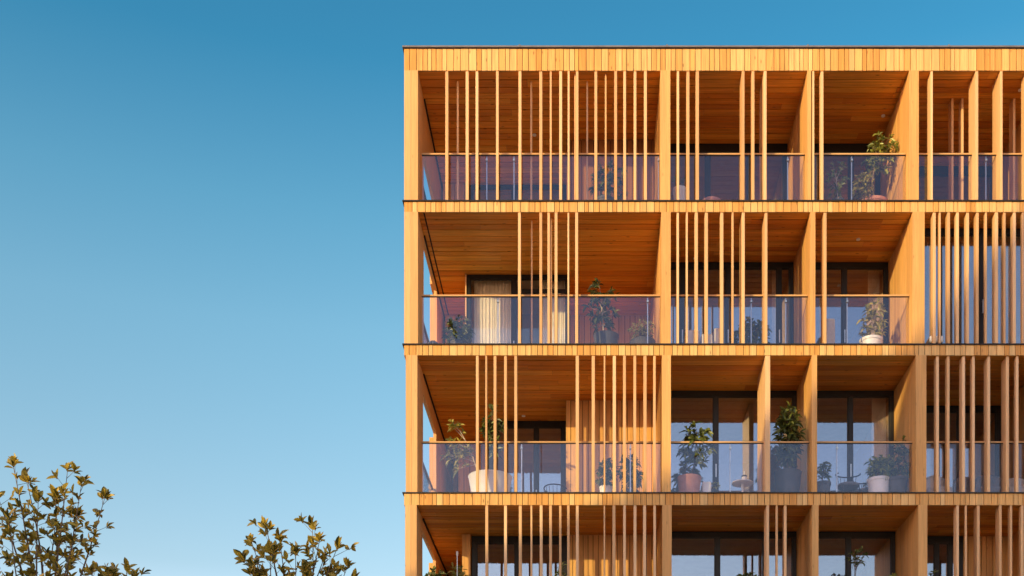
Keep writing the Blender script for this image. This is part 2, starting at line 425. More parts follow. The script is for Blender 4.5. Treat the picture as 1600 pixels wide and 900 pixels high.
# ------------------------------------------------------------------ slats and fins
# (right edge px, front width px, depth m, set-back m)
S = {
 0: [(700.2,4.5,.1,0),(716.5,2.8,.06,.32),(732,4.5,.1,0),(747.2,4.2,.1,0),(779,4,.1,0),(814.6,4.5,.1,0),(831.5,3,.06,.32),(847.2,4.5,.1,0),
     (862,3,.1,0),(878.2,4.4,.1,0),(890,3,.1,0),(899.5,2.4,.06,.1),(903.8,4,.1,0),(918.8,2.6,.06,.32),(933.2,4.3,.1,0),(947.8,2.6,.08,.1),
     (964.2,4.3,.1,0),(978.2,4,.1,0),(994.4,4,.1,0),(1010.8,4.4,.1,0),
     (1061.3,3.5,.12,0),(1077.4,4.5,.12,0),(1092.3,4.8,.12,0),(1163.5,4.3,.36,0),(1179,4.3,.14,0),(1198,4.5,.66,0),
     (1272.6,3.2,.14,0),(1287,4.4,.17,0),
     (1458,3.2,.28,0),(1490.5,3.5,.22,.86),(1506,3.5,.2,.86),(1529,4.4,.45,0),(1567,4,.48,0),(1587,4,.24,.86),(1608,4,.3,0)],
 1: [(813.7,4.3,.1,0),(832,2.4,.06,.3),(847,4.2,.1,0),(859.2,3.8,.1,0),(862.3,2.6,.06,.2),(871,4.4,.1,0),(889.3,2.5,.1,0),(903.2,4.4,.1,0),
     (1061,3.4,.14,0),(1074.8,2.6,.14,0),(1090.6,4.8,.14,0),(1106.3,4.8,.16,0),(1130.5,4.7,.14,0),(1146.5,3,.1,0),(1163.9,4.5,.4,0),(1199.4,4.2,.4,0),
     (1291.9,4.6,.29,0),
     (1462.7,4.6,.17,0),(1470.3,2.8,.1,0),(1484.8,4.3,.15,0),(1498.7,4.2,.15,0),(1514.7,4.2,.16,0),(1529.9,4.2,.16,0),(1542.5,2.8,.1,0),
     (1560,5.2,.18,0),(1572,3.5,.1,0),(1588,4.6,.16,0),(1600.5,3,.1,0),(1614,4,.15,0)],
 2: [(747.8,4.2,.1,0),(761,2.8,.1,0),(775.4,4.2,.1,0),(791.8,4.2,.1,0),(808,4.4,.1,0),(904.6,5,.1,0),(929.5,4.9,.1,0),(945.8,2.4,.1,0),
     (962.4,4.8,.1,0),(978,4.3,.1,0),(994.1,4.2,.1,0),(1010.4,4.8,.1,0),(1024.7,3.8,.1,0),
     (1203.6,7.8,1.14,0),
     (1467.5,4.3,.18,.03),(1484.2,4,.15,.03),(1508.3,4.4,.22,.03),(1523.6,4,.16,.03),(1547.8,4.4,.24,.03),(1577.2,4.6,.31,.03),(1592,4,.13,.03),(1612,4,.2,.03)],
 3: [(762.6,4.4,.1,0),(791.9,4.4,.1,0),(815.2,4.6,.1,0),(831.6,2.8,.1,0),(847.7,4.4,.1,0),(862.3,4.2,.1,0),(877.2,3.6,.1,0),(890,3.9,.1,0),
     (904.3,4.5,.1,0),(945.5,2.2,.1,0),(961.7,4.6,.1,0),(977.9,4,.1,0),(994.5,4.4,.1,0),(1009.6,4.6,.1,0),(1025,3.8,.1,0),
     (1201.9,4.2,.35,0),(1215.6,3,.1,0),(1229.4,3.9,.22,0),
     (1498.8,3.9,.21,0),(1511.2,2.6,.08,0),(1531.4,4,.24,0),(1565.6,4,.24,0),(1582,3.2,.14,0),(1600,4,.14,0)],
}
S[4] = []
for r in S:
    z0, z1 = fz(ROWS[r][0]) + .024, fz(ROWS[r][1]) + .001
    for (xr, w, dp, sb) in S[r]:
        k = 1 + sb / D
        x1 = fx(xr) * k if sb > .5 else fx(xr) + fx(VX + (xr - VX)) * sb / D
        ww = w / PPM
        m = MB(); y = .012 + sb + random.uniform(0, .012)
        m.box(x1 - ww, x1, y, y + dp, z0, z1 - (0 if sb < .5 else .0))
        m.build('fin' if dp > .2 else 'slat', W_SLAT, BLD, bevel=.004)

# ------------------------------------------------------------------ railings
RD = .25
HZ = {0: 240.5, 1: 461.5, 2: 690.5, 3: 921, 4: 1155}
def railing(r, x0, x1, posts=(), y=None, side=False):
    zf, zt = fz(ROWS[r][0]) + .03, PZ(HZ[r], RD) + .01
    m = MB(); m.box(x0, x1, RD - .02, RD + .03, zt - .036, zt)
    h = m.build('handrail', W_RAIL, BLD, bevel=.006)
    m = MB(); m.box(x0, x1, RD - .012, RD + .022, zt - .047, zt - .037); m.build('rail_channel', METAL, h)
    n = max(1, round((x1 - x0) / 2.2)); st = (x1 - x0) / n
    for i in range(n):
        m = MB(); m.box(x0 + i * st + .008, x0 + (i + 1) * st - .008, RD, RD + .014, zf - .02, zt - .048); m.build('glass_panel', GL_RAIL, h)
    m = MB(); m.box(x0 + .01, x1 - .01, RD - .01, RD + .024, zf - .03, zf + .012); m.build('base_channel', METAL, h)
    for p in posts:
        m = MB(); x = PX(p, RD); m.box(x - .011, x + .011, RD + .02, RD + .05, zf - .02, zt - .05)
        m.box(x - .02, x + .02, RD - .01, RD + .05, zt - .16, zt - .12); m.build('glass_post', STEEL, h)
    return h
POSTS = {0: ([760.5, 803, 1029], [1231], [1331], [1541]), 1: ([778, 1012], [1174, 1228], [1324], []), 2: ([815, 985], [1141], [1308], [1540]), 3: ([], [], [], []), 4: ([], [], [], [])}
for r in range(5):
    cols = COLX[r][1:]
    railing(r, PX(659, RD), fx(cols[0][0]) - .01, POSTS[r][0])
    railing(r, fx(cols[0][1]) + .01, fx(cols[1][0]) - .01, POSTS[r][1])
    railing(r, fx(cols[1][1]) + .01, fx(cols[2][0]) - .01, POSTS[r][2])
    if r != 1: railing(r, fx(cols[2][1]) + .01, fx(1640) - .01, POSTS[r][3])
    for q in ((1655, 1850), (1865, 1975)): railing(r, fx(q[0]) + .01, fx(q[1]) - .01)
    # side return of the corner balcony
    if True:
        zf, zt = fz(ROWS[r][0]) + .03, PZ(HZ[r], RD) + .01
        x = fx(COLX[r][0][1]) - .10
        m = MB(); m.box(x - .025, x + .025, .9, 3.2, zt - .05, zt); h = m.build('side_handrail', METAL, BLD)
        m = MB(); m.box(x - .007, x + .007, .91, 3.19, zf, zt - .051); m.build('side_glass_panel', GL_RAIL, h)
# ceiling spots
for (px, py, r) in ((835, 211, 0), (1380, 181, 0), (1341, 374, 1), (818, 650, 2), (1594, 141, 0), (1086, 404, 1)):
    zc = fz(ROWS[r][1]); k = (VY - py) / (VY - ROWS[r][1]); d = D / k - D
    m = MB(); m.lathe([(.035, zc - .012), (.045, zc - .01), (.045, zc + .01)], PX(px, d), d, 16); m.build('ceiling_spotlight', WHITE, BLD, smooth=True)

# ------------------------------------------------------------------ plants
def leaf(mb, base, dirv, up, ln, wd, rnd, droop=.35):
    d = dirv.normalized(); s = d.cross(up)
    if s.length < .05: s = d.cross(Vector((1, 0, 0)))
    s.normalize(); n = s.cross(d).normalized()
    vs = []; T = (0, .22, .5, .78, 1)
    W = (.10, .72, 1.0, .66, .04)
    dr = droop * rnd.uniform(.4, 1.5)
    for t, w in zip(T, W):
        c = base + d * ln * t - Vector((0, 0, 1)) * dr * ln * t * t
        fold = wd * .28 * w
        vs += [c - s * wd * w * .5 + n * fold, c, c + s * wd * w * .5 + n * fold]
    fs = []
    for i in range(4):
        a = i * 3; fs += [(a, a + 1, a + 4, a + 3), (a + 1, a + 2, a + 5, a + 4)]
    mb.add(vs, fs)
def whorl(mb, c, axis, n, ln, rnd, wr=.36, open_=(35, 95), droop=.35):
    axis = axis.normalized(); u = axis.cross(Vector((.2, .9, .3))).normalized(); w = axis.cross(u)
    ph = rnd.uniform(0, 6.28)
    for k in range(n):
        a = ph + 2.399 * k; th = R(rnd.uniform(*open_)) if k > 1 else R(rnd.uniform(5, 40))
        dv = axis * math.cos(th) + (u * math.cos(a) + w * math.sin(a)) * math.sin(th)
        l = ln * rnd.uniform(.65, 1.15)
        leaf(mb, c - axis * rnd.uniform(0, ln * .5), dv, Vector((rnd.uniform(-1.1, .4), rnd.uniform(-1.3, .3), .6)), l, l * wr * rnd.uniform(.85, 1.15), rnd, droop)
def curve(p, q, bend, rnd, n=6, lift=.25):
    p, q = Vector(p), Vector(q); L_ = (q - p).length
    c = p.lerp(q, .5) + Vector((rnd.uniform(-1, 1), rnd.uniform(-1, 1), 0)) * bend * L_ - Vector((0, 0, 1)) * 0
    c += Vector((-(q - p).x * .15, -(q - p).y * .15, lift * L_ * .15))
    out = []
    for i in range(n + 1):
        t = i / n; out.append(p * (1 - t) ** 2 + c * 2 * t * (1 - t) + q * t * t)
    return out
def grow(root, trunk_pts, trunk_r, tips, ln, rnd, leafm, barkm, nodes=4, per=6, start=.35, wr=.36, droop=.35, fork=(.3, .95), twig=.35, open_=(35, 95)):
    st = MB(); st.tube(trunk_pts, trunk_r, 8)
    fo = MB(); T = [Vector(p) for p in trunk_pts]
    for tip in tips:
        tip = Vector(tip)
        # fork from the trunk point that lies below the tip
        best = None
        for _ in range(6):
            u = rnd.uniform(*fork) * (len(T) - 1); i = min(int(u), len(T) - 2)
            q = T[i].lerp(T[i + 1], u - i)
            score = abs((tip - q).length) + max(0, q.z - tip.z + .1) * 6
            if best is None or score < best[0]: best = (score, q)
        q = best[1]
        c = curve(q, tip, .12, rnd)
        r0 = trunk_r[-1] * 1.0
        st.tube(c, [max(r0 * (1 - .75 * i / (len(c) - 1)), .0025) for i in range(len(c))], 6)
        Lb = (tip - q).length
        for k in range(nodes):
            t = start + (1 - start) * k / max(1, nodes - 1)
            if k < nodes - 1: t += rnd.uniform(-.08, .08)
            t = min(max(t, 0), 1) * (len(c) - 1); i = min(int(t), len(c) - 2)
            p = c[i].lerp(c[i + 1], t - i); ax = (c[i + 1] - c[i]).normalized() + Vector((0, 0, .35))
            if k < nodes - 1 and rnd.random() < .75:
                e = p + (ax.normalized() * .4 + Vector((rnd.uniform(-1, 1), rnd.uniform(-1, 1), rnd.uniform(-.2, .8)))) * ln * twig * 2.2
                st.tube([p, p.lerp(e, .5) - Vector((0, 0, ln * .06)), e], [.3 * r0 + .001, .25 * r0 + .001, .002], 5)
                whorl(fo, e, (e - p) + Vector((0, 0, .2 * ln)), max(3, per - 1), ln * .9, rnd, wr, open_, droop)
            else:
                whorl(fo, p, ax, per, ln, rnd, wr, open_, droop)
    st.build('stem' if trunk_r[0] < .03 else 'trunk', barkm, root, smooth=True)
    fo.build('foliage' if trunk_r[0] < .03 else 'crown', leafm, root, smooth=True)

def pot(root, x, y, z, r, h, mat, taper=.72, rim=True):
    m = MB()
    pr = [(r * taper, z), (r * (taper + (1 - taper) * .5), z + h * .45), (r * .97, z + h * (.86 if rim else .97))]
    if rim: pr += [(r * 1.03, z + h * .865), (r * 1.05, z + h * .99)]
    pr += [(r * 1.0, z + h), (r * .92, z + h), (r * .88, z + h * .88), (.01, z + h * .87)]
    m.lathe(pr, x, y, 36); p = m.build('pot', mat, root, smooth=True)
    m = MB(); m.lathe([(r * .86, z + h * .875), (r * .6, z + h * .9), (.02, z + h * .91)], x, y, 20); m.build('soil', SOIL, p)

def potted(label, storey, d, box, potc, leafm, seed, ln=.13, tips=9, nodes=3, per=6, potm=None, pr=.22, ph=.42,
           rough_stem=BARK, wr=.42, taper=.72, group=None, extra=(), stemr=.014, name='potted_plant', droop=.35, forks=(.4, .98), rim=True, multi=1):
    """box = crown (px0,py0,px1,py1) as seen; potc = pot centre px"""
    rnd = random.Random(seed)
    zf = fz(ROWS[storey][0]) + .018
    x = PX(potc, d)
    root = empty(name, (x, d, zf), label, 'potted plant', group)
    if potm: pot(root, x, d, zf, pr, ph, potm, taper, rim)
    x0, x1 = PX(box[0], d), PX(box[2], d); z1, z0 = PZ(box[1], d), PZ(box[3], d)
    cx, cz = (x0 + x1) / 2, (z0 + z1) / 2; rx, rz = (x1 - x0) / 2, (z1 - z0) / 2
    ry = min(rx, .45)
    T = [Vector(e) for e in extra]; tips = int(tips * 1.7) + 1
    mg = ln * .7
    for k in range(tips):
        a = 2.399 * k + rnd.uniform(-.3, .3); t = (k + .5) / tips
        zz_ = (t * 2 - 1) * .92
        rr = math.sqrt(max(0, 1 - zz_ * zz_)) * rnd.uniform(.65, 1)
        T.append(Vector((cx + max(rx - mg, .03) * rr * math.cos(a), d + ry * rr * math.sin(a), cz + max(rz - mg * .7, .03) * zz_)))
    zb = zf + (ph * .88 if potm else 0)
    top = Vector((cx, d, max(cz + rz * .1, zb + .1)))
    base = Vector((x, d, zb))
    c = curve(base, top, .16, rnd, 7)
    rad = [stemr * (1 - .5 * i / 7) for i in range(8)]
    grow(root, c, rad, T, ln, rnd, leafm, rough_stem, nodes, per, .4, wr, droop, forks)
    return root

potted('bushy dark green shrub behind the top storey corner glass', 0, .62, (912, 254, 990, 316), 945, LF_DK, 11, ln=.14, tips=14, nodes=3, per=7, potm=DKPOT, pr=.24, ph=.34)
potted('tiny sprig in a white fluted pot, top storey second bay', 0, .7, (1047, 278, 1075, 292), 1062, LF_GR, 12, ln=.09, tips=5, nodes=2, per=4, potm=WHITE, pr=.155, ph=.66, taper=.7)
potted('tall sunlit tree in a terracotta bowl before the top storey wooden wall', 0, 1.05, (1344, 208, 1408, 272), 1364, LF_GR, 13, ln=.14, tips=12, nodes=3, per=7, potm=TERRA, pr=.33, ph=.54, stemr=.026, forks=(.6, .99))
potted('low yellow green leafy plant beside the terracotta bowl', 0, .75, (1326, 270, 1370, 312), 1349, LF_YL, 14, ln=.16, tips=9, nodes=2, per=7, potm=TERRA, pr=.14, ph=.3)
potted('slender pale stemmed plant behind the top storey third bay glass', 0, .55, (1284, 248, 1330, 312), 1309, LF_GR, 15, ln=.13, tips=8, nodes=2, per=5, potm=DKPOT, pr=.16, ph=.3, rough_stem=PALEB)
potted('round dark shrub at the left end of the second storey balcony', 1, .6, (684, 494, 746, 545), 716, LF_DK, 21, ln=.14, tips=16, nodes=3, per=7, potm=DKPOT, pr=.2, ph=.34)
potted('small tree with pale crooked trunk in a dark pot, corner bay second storey', 1, .9, (904, 434, 978, 520), 947, LF_DK, 22, ln=.16, tips=10, nodes=3, per=7, potm=DKPOT, pr=.29, ph=.58, rough_stem=PALEB, stemr=.02, taper=.7, rim=False)
potted('low pale green bushy plant in a wide dark bowl by the column', 1, .8, (976, 503, 1030, 530), 1004, LF_YL, 23, ln=.08, tips=24, nodes=2, per=6, potm=DKPOT, pr=.29, ph=.40, taper=.6, rim=False)
potted('bushy green plant behind slats, second storey second bay', 1, 1.0, (1132, 497, 1212, 548), 1172, LF_DK, 24, ln=.15, tips=16, nodes=3, per=7, potm=DKPOT, pr=.24, ph=.33)
potted('airy plant in a white pot by the second storey wooden wall', 1, .8, (1334, 471, 1394, 531), 1361, LF_YL, 25, ln=.15, tips=9, nodes=3, per=6, potm=WHITE, pr=.25, ph=.45, rough_stem=PALEB)
WP = empty('potted_plant', (PX(766, .8), .8, fz(770) + .018), 'large white planter with a sunlit plant leaning left and a dark shrub on the right', 'potted plant')
pot(WP, PX(766, .8), .8, fz(770) + .018, .5, .60, WHITE, .72, rim=False)
def tipsin(box, d, n, rnd, ry=.3, mg=.08):
    x0, x1 = PX(box[0], d) + mg, PX(box[2], d) - mg; z1, z0 = PZ(box[1], d) - mg, PZ(box[3], d) + mg
    o = []
    while len(o) < n:
        a, b, c = (rnd.uniform(-1, 1) for _ in range(3))
        if a * a + b * b + c * c > 1: continue
        o.append(Vector(((x0 + x1) / 2 + a * (x1 - x0) / 2, d + ry * b, (z0 + z1) / 2 + c * (z1 - z0) / 2)))
    return o
rn = random.Random(5); zf = fz(770) + .5
grow(WP, curve((PX(750, .7), .65, zf), (PX(718, .5), .5, PZ(672, .5)), .1, rn, 7), [.016 - .001 * i for i in range(8)], tipsin((684, 645, 738, 740), .55, 11, rn, .2), .17, rn, LF_YL, PALEB, 3, 7, .4)
grow(WP, curve((PX(772, .8), .85, zf), (PX(764, .9), .9, PZ(665, .9)), .1, rn, 7), [.018 - .001 * i for i in range(8)], tipsin((734, 624, 796, 720), .9, 17, rn), .16, rn, LF_DK, BARK, 3, 7, .4)
potted('dark bush in a small white pot before the sunlit wall, third storey', 2, .9, (926, 712, 968, 768), 947, LF_DK, 31, ln=.14, tips=11, nodes=3, per=7, potm=WHITE, pr=.15, ph=.42)
potted('dark bush in a black pot next to the column, third storey corner bay', 2, 1.0, (960, 706, 1008, 766), 984, LF_DK, 32, ln=.15, tips=11, nodes=3, per=7, potm=DKPOT, pr=.2, ph=.36)
potted('tall dark plant in a pink terracotta pot, third storey second bay', 2, .6, (1047, 655, 1128, 732), 1077, LF_DK, 33, ln=.19, tips=9, nodes=3, per=7, potm=TERRA, pr=.27, ph=.52, stemr=.014, rough_stem=BARK, rim=False, wr=.42)
potted('dense tall dark shrub in a charcoal tub by the deep fin', 2, .6, (1203, 626, 1262, 735), 1231, LF_DK, 34, ln=.18, tips=22, nodes=3, per=8, potm=DKPOT, pr=.31, ph=.63, stemr=.02, rim=False, wr=.36)
potted('little plant low behind the glass beside the pink pot', 2, 1.3, (1100, 752, 1130, 770), 1114, LF_GR, 35, ln=.08, tips=8, nodes=2, per=5, potm=DKPOT, pr=.12, ph=.5)
potted('small dark plant in a grey pot at the left of the third bay', 2, .8, (1272, 718, 1303, 752), 1286, LF_DK, 36, ln=.12, tips=7, nodes=2, per=6, potm=DKPOT, pr=.17, ph=.48)
potted('full green plant in a white pot, third storey third bay', 2, .7, (1346, 712, 1402, 752), 1373, LF_GR, 37, ln=.16, tips=14, nodes=3, per=7, potm=WHITE, pr=.255, ph=.52)
potted('dark branching plant against the wooden wall, third storey third bay', 2, .6, (1388, 678, 1426, 758), 1402, LF_DK, 38, ln=.13, tips=11, nodes=3, per=6, potm=DKPOT, pr=.22, ph=.5)
potted('dark spiky plant at the left end of the fourth storey', 3, 1.6, (660, 882, 700, 940), 678, LF_DK, 41, ln=.16, tips=9, nodes=3, per=7, potm=DKPOT, pr=.2, ph=.4)
potted('sunlit palm like plant beside the wooden corner post, fourth storey', 3, 1.5, (698, 872, 738, 940), 717, LF_YL, 42, ln=.24, tips=7, nodes=2, per=9, potm=DKPOT, pr=.2, ph=.4, wr=.17)
potted('dark leafy plant before the fourth storey corner window', 3, 1.4, (862, 866, 892, 960), 880, LF_DK, 43, ln=.17, tips=7, nodes=3, per=5, potm=DKPOT, pr=.2, ph=.4, wr=.22)
potted('dark plant top seen low in the fourth storey second bay', 3, .8, (1148, 890, 1196, 950), 1172, LF_DK, 44, ln=.16, tips=10, nodes=3, per=7, potm=DKPOT, pr=.22, ph=.4)
potted('dark thin plant before the fourth storey third bay window', 3, .9, (1318, 854, 1362, 885), 1342, LF_DK, 45, ln=.11, tips=6, nodes=2, per=5, potm=DKPOT, pr=.22, ph=.4)
potted('plant with green leaf tips near the fourth storey wooden wall', 3, .8, (1374, 892, 1410, 950), 1392, LF_GR, 46, ln=.14, tips=8, nodes=3, per=6, potm=DKPOT, pr=.2, ph=.4)
potted('dark narrow leaved plant right of the last column, fourth storey', 3, .9, (1440, 884, 1472, 950), 1456, LF_DK, 47, ln=.15, tips=8, nodes=3, per=6, potm=DKPOT, pr=.2, ph=.4, wr=.22)

# ------------------------------------------------------------------ street trees
def street_tree(label, basepx, d, tippx, seed, low):
    rnd = random.Random(seed)
    x = PX(basepx, d); root = empty('street_tree', (x, d, 0), label, 'tree')
    zt = PZ(905, d)
    st = MB(); fo = MB()
    tr = [Vector((x + .12 * math.sin(i * 1.3), d + .08 * math.cos(i), zt * .86 * i / 9)) for i in range(10)]
    st.tube(tr, [.11 - .0075 * i for i in range(10)], 12)
    hub = tr[-1]
    ln = .25
    allt = [(Vector((PX(a, d + o), d + o, PZ(b + 8, d + o))), True) for (a, b, o) in tippx]
    for k in range(low):
        a = rnd.uniform(0, 6.28); rr = rnd.uniform(.5, 2.2)
        allt.append((Vector((x + rr * math.cos(a), d + rr * math.sin(a), rnd.uniform(zt * .62, zt - .15))), False))
    for tip, up in allt:
        i = rnd.choice((5, 6, 7, 8)) if not up else rnd.choice((7, 8, 9))
        q = tr[i]
        while not up and q.z > tip.z - .2 and i > 3: i -= 1; q = tr[i]
        c = curve(q, tip, .10, rnd, 10, lift=-.9 if up else .2)
        r0 = .034 if up else .02
        st.tube(c, [r0 * (1 - t / 10) + .005 for t in range(11)], 7)
        L_ = (tip - q).length
        nn = max(3, int(L_ / .19))
        for k in range(nn):
            s = L_ - k * .19 * rnd.uniform(.85, 1.1)
            if s < L_ * .42: break
            t = s / L_ * 10; i2 = min(int(t), 9); p = c[i2].lerp(c[i2 + 1], t - i2); ax = c[i2 + 1] - c[i2]
            if k == 0: whorl(fo, tip, ax + Vector((0, 0, .1)), 8, ln, rnd, .44, (20, 78), .12); continue
            for rep in range(rnd.choice((1, 1, 2))):
                e = p + (ax.normalized() * .5 + Vector((rnd.uniform(-1, 1), rnd.uniform(-1, 1), rnd.uniform(-.1, .7)))) * rnd.uniform(.12, .32)
                st.tube([p, e], [.006, .003], 5)
                whorl(fo, e, (e - p).normalized() + Vector((0, 0, .4)), rnd.choice((5, 6, 7)), ln * .8, rnd, .44, (25, 80), .12)
    st.build('trunk', BARK, root, smooth=True); fo.build('crown', LF_TR, root, smooth=True)
street_tree('larger golden leaved tree with open branches at the far left', 72, -1.0,
    [(20, 716, 0), (40, 738, .3), (106, 722, 0), (128, 745, .2), (165, 765, 0), (-4, 765, .2), (14, 798, -.3), (120, 815, -.4), (92, 775, .4), (60, 770, .1),
     (-30, 820, 0), (120, 792, .3), (-20, 870, -.5), (86, 760, .2)], 3, 26)
street_tree('smaller round topped tree standing nearer the timber building', 458, -1.0,
    [(415, 812, 0), (488, 810, .2), (393, 838, .2), (381, 862, 0), (528, 845, 0), (545, 872, -.2), (436, 828, .3), (462, 852, -.4), (508, 858, .3), (500, 832, 0), (422, 850, -.4),
     (556, 896, 0), (400, 885, .3), (475, 880, -.5), (520, 885, .2)], 9, 26)
street_tree('low leafy tree top poking up right of the golden tree', 178, -1.5,
    [(142, 880, 0), (200, 880, .2), (176, 884, -.2), (160, 893, .3), (212, 890, 0)], 14, 14)

# ------------------------------------------------------------------ curtains
def curtain(px0, px1, r, d, label, z_top=None, amp=.013, n=9, mat=None):
    x0, x1 = PX(px0, d), PX(px1, d); z0, z1 = fz(ROWS[r][0]) + .06, z_top
    root = None; rnd = random.Random(int(px0)); seg = 90
    vs = []; fs = []
    for j, z in enumerate((z1, (z0 + z1) / 2, z0)):
        for i in range(seg + 1):
            t = i / seg; ph = t * n * 6.283
            y = d + amp * math.sin(ph + .5 * math.sin(ph * .37)) * (.8 + .15 * j) + .01 * math.sin(ph * 2.3)
            vs.append((x0 + (x1 - x0) * t, y, z))
    for j in range(2):
        for i in range(seg): a = j * (seg + 1) + i; fs.append((a, a + 1, a + seg + 2, a + seg + 1))
    m = MB(); m.add(vs, fs); o = m.build('curtain', mat or CURT, None, smooth=True)
    so = o.modifiers.new('Solid', 'SOLIDIFY'); so.thickness = .006
    tag(o, label, 'curtain'); return o
curtain(741, 801, 1, 2.78, 'wide pleated cream curtain behind the left pane of the second storey glass door', PZ(437, 2.78), n=10)
curtain(845, 886, 1, 2.80, 'narrow cream curtain behind the right pane of the second storey glass door', PZ(440, 2.8), n=6)
curtain(1449, 1531, 1, .95, 'long grey sheer curtain behind the left panes of the second storey right bay', fz(340), n=16, mat=SHEER)
curtain(1540, 1618, 1, .95, 'long grey sheer curtain at the right edge of the second storey', fz(340), n=15, mat=SHEER)
curtain(1356, 1374, 1, 2.3, 'pale curtain bunched behind the window of the second storey third bay', PZ(424, 2.3), n=4)
curtain(1206, 1216, 1, 2.3, 'narrow pale curtain beside the mullion of the second storey second bay', PZ(420, 2.3), n=3)
curtain(1362, 1384, 2, 2.1, 'grey cream curtain at the right of the third storey third bay window', PZ(622, 2.1), n=4)

# ------------------------------------------------------------------ furniture
def wire_chair(x, y, z, rot, label, mat=METAL, seatm=FABR, group=None):
    root = empty('garden_chair', (x, y, z), label, 'chair', group)
    c, s = math.cos(rot), math.sin(rot)
    def P(a, b, h): return (x + a * c - b * s, y + a * s + b * c, z + h)
    m = MB(); pts = [P(.27 * math.cos(R(t)), .27 * math.sin(R(t)), .72 + .03 * math.sin(R(t))) for t in range(-20, 201, 20)]
    m.tube(pts, .015, 8); m.build('armrest_hoop', mat, root, smooth=True)
    m = MB()
    for t in range(30, 160, 20):
        m.tube([P(.27 * math.cos(R(t)), .27 * math.sin(R(t)), .72), P(.23 * math.cos(R(t)), .23 * math.sin(R(t)), .44)], .006, 5)
    m.build('backrest', mat, root)
    m = MB(); m.lathe([(.23, z + .42), (.25, z + .44), (.245, z + .48), (.2, z + .495), (.02, z + .5)], x, y, 24); m.build('seat', seatm, root, smooth=True)
    for a, b in ((.2, -.2), (-.2, -.2), (.2, .2), (-.2, .2)):
        m = MB(); m.tube([P(a * .95, b * .95, .43), P(a * 1.15, b * 1.15, 0)], .011, 6); m.build('leg', mat, root)
    return root
def lounge(x, y, z, w, h, label, m1=FABR, m2=METAL):
    root = empty('lounge_chair', (x, y, z), label, 'chair')
    hw = w / 2
    m = MB(); m.box(x - hw, x + hw, y - .3, y + .3, z + .18, z + .38); m.build('seat', m1, root, bevel=.05)
    # rounded tub back
    m = MB(); pts = []
    n = 16; vs = []; fs = []
    for i in range(n + 1):
        a = R(180 * i / n)
        for (rr, hh) in ((hw, .36), (hw, h * (.72 + .28 * math.sin(a))), (hw - .08, h * (.72 + .28 * math.sin(a))), (hw - .08, .36)):
            vs.append((x + rr * math.cos(a), y - .02 + .32 * math.sin(a) * rr / hw, z + hh))
    for i in range(n):
        for k in range(4): fs.append((i * 4 + k, i * 4 + (k + 1) % 4, i * 4 + 4 + (k + 1) % 4, i * 4 + 4 + k))
    fs += [(0, 3, 2, 1), tuple(n * 4 + k for k in range(4))]
    m.add(vs, fs); m.build('backrest', m1, root, smooth=True, bevel=.02)
    for a, b in ((-1, -1), (1, -1), (-1, 1), (1, 1)):
        m = MB(); m.box(x + a * (hw - .06) - .02, x + a * (hw - .06) + .02, y + b * .24 - .02, y + b * .24 + .02, z, z + .18); m.build('leg', m2, root)
    return root
F = lambda r: fz(ROWS[r][0]) + .018
wire_chair(PX(1325, .95), .95, F(2), .1, 'black wire armchair between the two pots, third storey third bay')
wire_chair(PX(1352, 1.3), 1.35, F(2), -.3, 'black wire armchair partly behind the white pot, third storey third bay')
wire_chair(PX(868, 1.9), 1.9, F(2), 2.6, 'dark wire armchair near the third storey corner door', seatm=CREAM)
lounge(PX(1403, 1.2), 1.25, F(2), .62, .78, 'grey upholstered tub chair beside the wooden wall, third storey third bay')
lounge(PX(1464, 1.0), 1.0, F(2), .55, .8, 'pale striped lounge chair right of the last column, third storey', CREAM)
lounge(PX(1513, 1.2), 1.2, F(2), .7, .85, 'dark round backed lounge chair between fins, third storey')
lounge(PX(1548, 1.0), 1.0, F(2), .68, .82, 'charcoal tub chair behind the sunlit fin, third storey')
lounge(PX(1592, 1.0), 1.0, F(2), .68, .75, 'pale tub chair at the right edge of the third storey', CREAM)
lounge(PX(664, .9) + .12, 1.2, F(1), .34, .72, 'narrow dark chair at the left end of the second storey balcony')
def side_table(px, r, d, rad, h, label, mat=WHITE):
    x = PX(px, d); z = F(r); root = empty('side_table', (x, d, z), label, 'table')
    m = MB(); m.lathe([(rad * .96, z + h - .03), (rad, z + h - .025), (rad, z + h - .004), (rad * .98, z + h)], x, d, 32); m.build('tabletop', mat, root, smooth=True)
    m = MB(); m.lathe([(rad * .5, z), (rad * .48, z + .02), (.03, z + .04), (.025, z + h - .03)], x, d, 20); m.build('leg', mat, root, smooth=True)
    return root
side_table(1160, 2, .9, .24, .52, 'round white side table holding a lantern, third storey second bay')
zt = F(2) + .52; x = PX(1163, .9)
LT = empty('lantern', (x, .9, zt), 'white cylinder lantern with dark band on the round table', 'lantern')
MB().lathe([(.06, zt), (.062, zt + .06), (.062, zt + .12)], x, .9, 20).build('base', WHITE, LT, smooth=True)
MB().lathe([(.064, zt + .121), (.066, zt + .15), (.05, zt + .16)], x, .9, 20).build('band', METAL, LT, smooth=True)
MB().lathe([(.015, zt + .161), (.015, zt + .26)], x, .9, 12).build('candle', WHITE, LT, smooth=True)
def ottoman(px0, px1, top, r, d, label, mat=WHITE, name='ottoman'):
    x0, x1 = PX(px0, d), PX(px1, d); z0 = F(r); z1 = PZ(top, d); xc = (x0 + x1) / 2; w = x1 - x0
    root = empty(name, (xc, d, z0), label, name)
    m = MB(); m.box(x0, x1, d - .22, d + .22, z0 + .08, z1); m.build('cushion', mat, root, bevel=.04)
    m = MB(); m.box(x0 + .03, x1 - .03, d - .19, d + .19, z0, z0 + .079); m.build('plinth', METAL, root)
ottoman(1070, 1092, 522, 1, .9, 'lower white box seat left in the second storey second bay')
ottoman(1094, 1112, 528, 1, .8, 'lowest white cushioned box between two slats, second storey second bay')
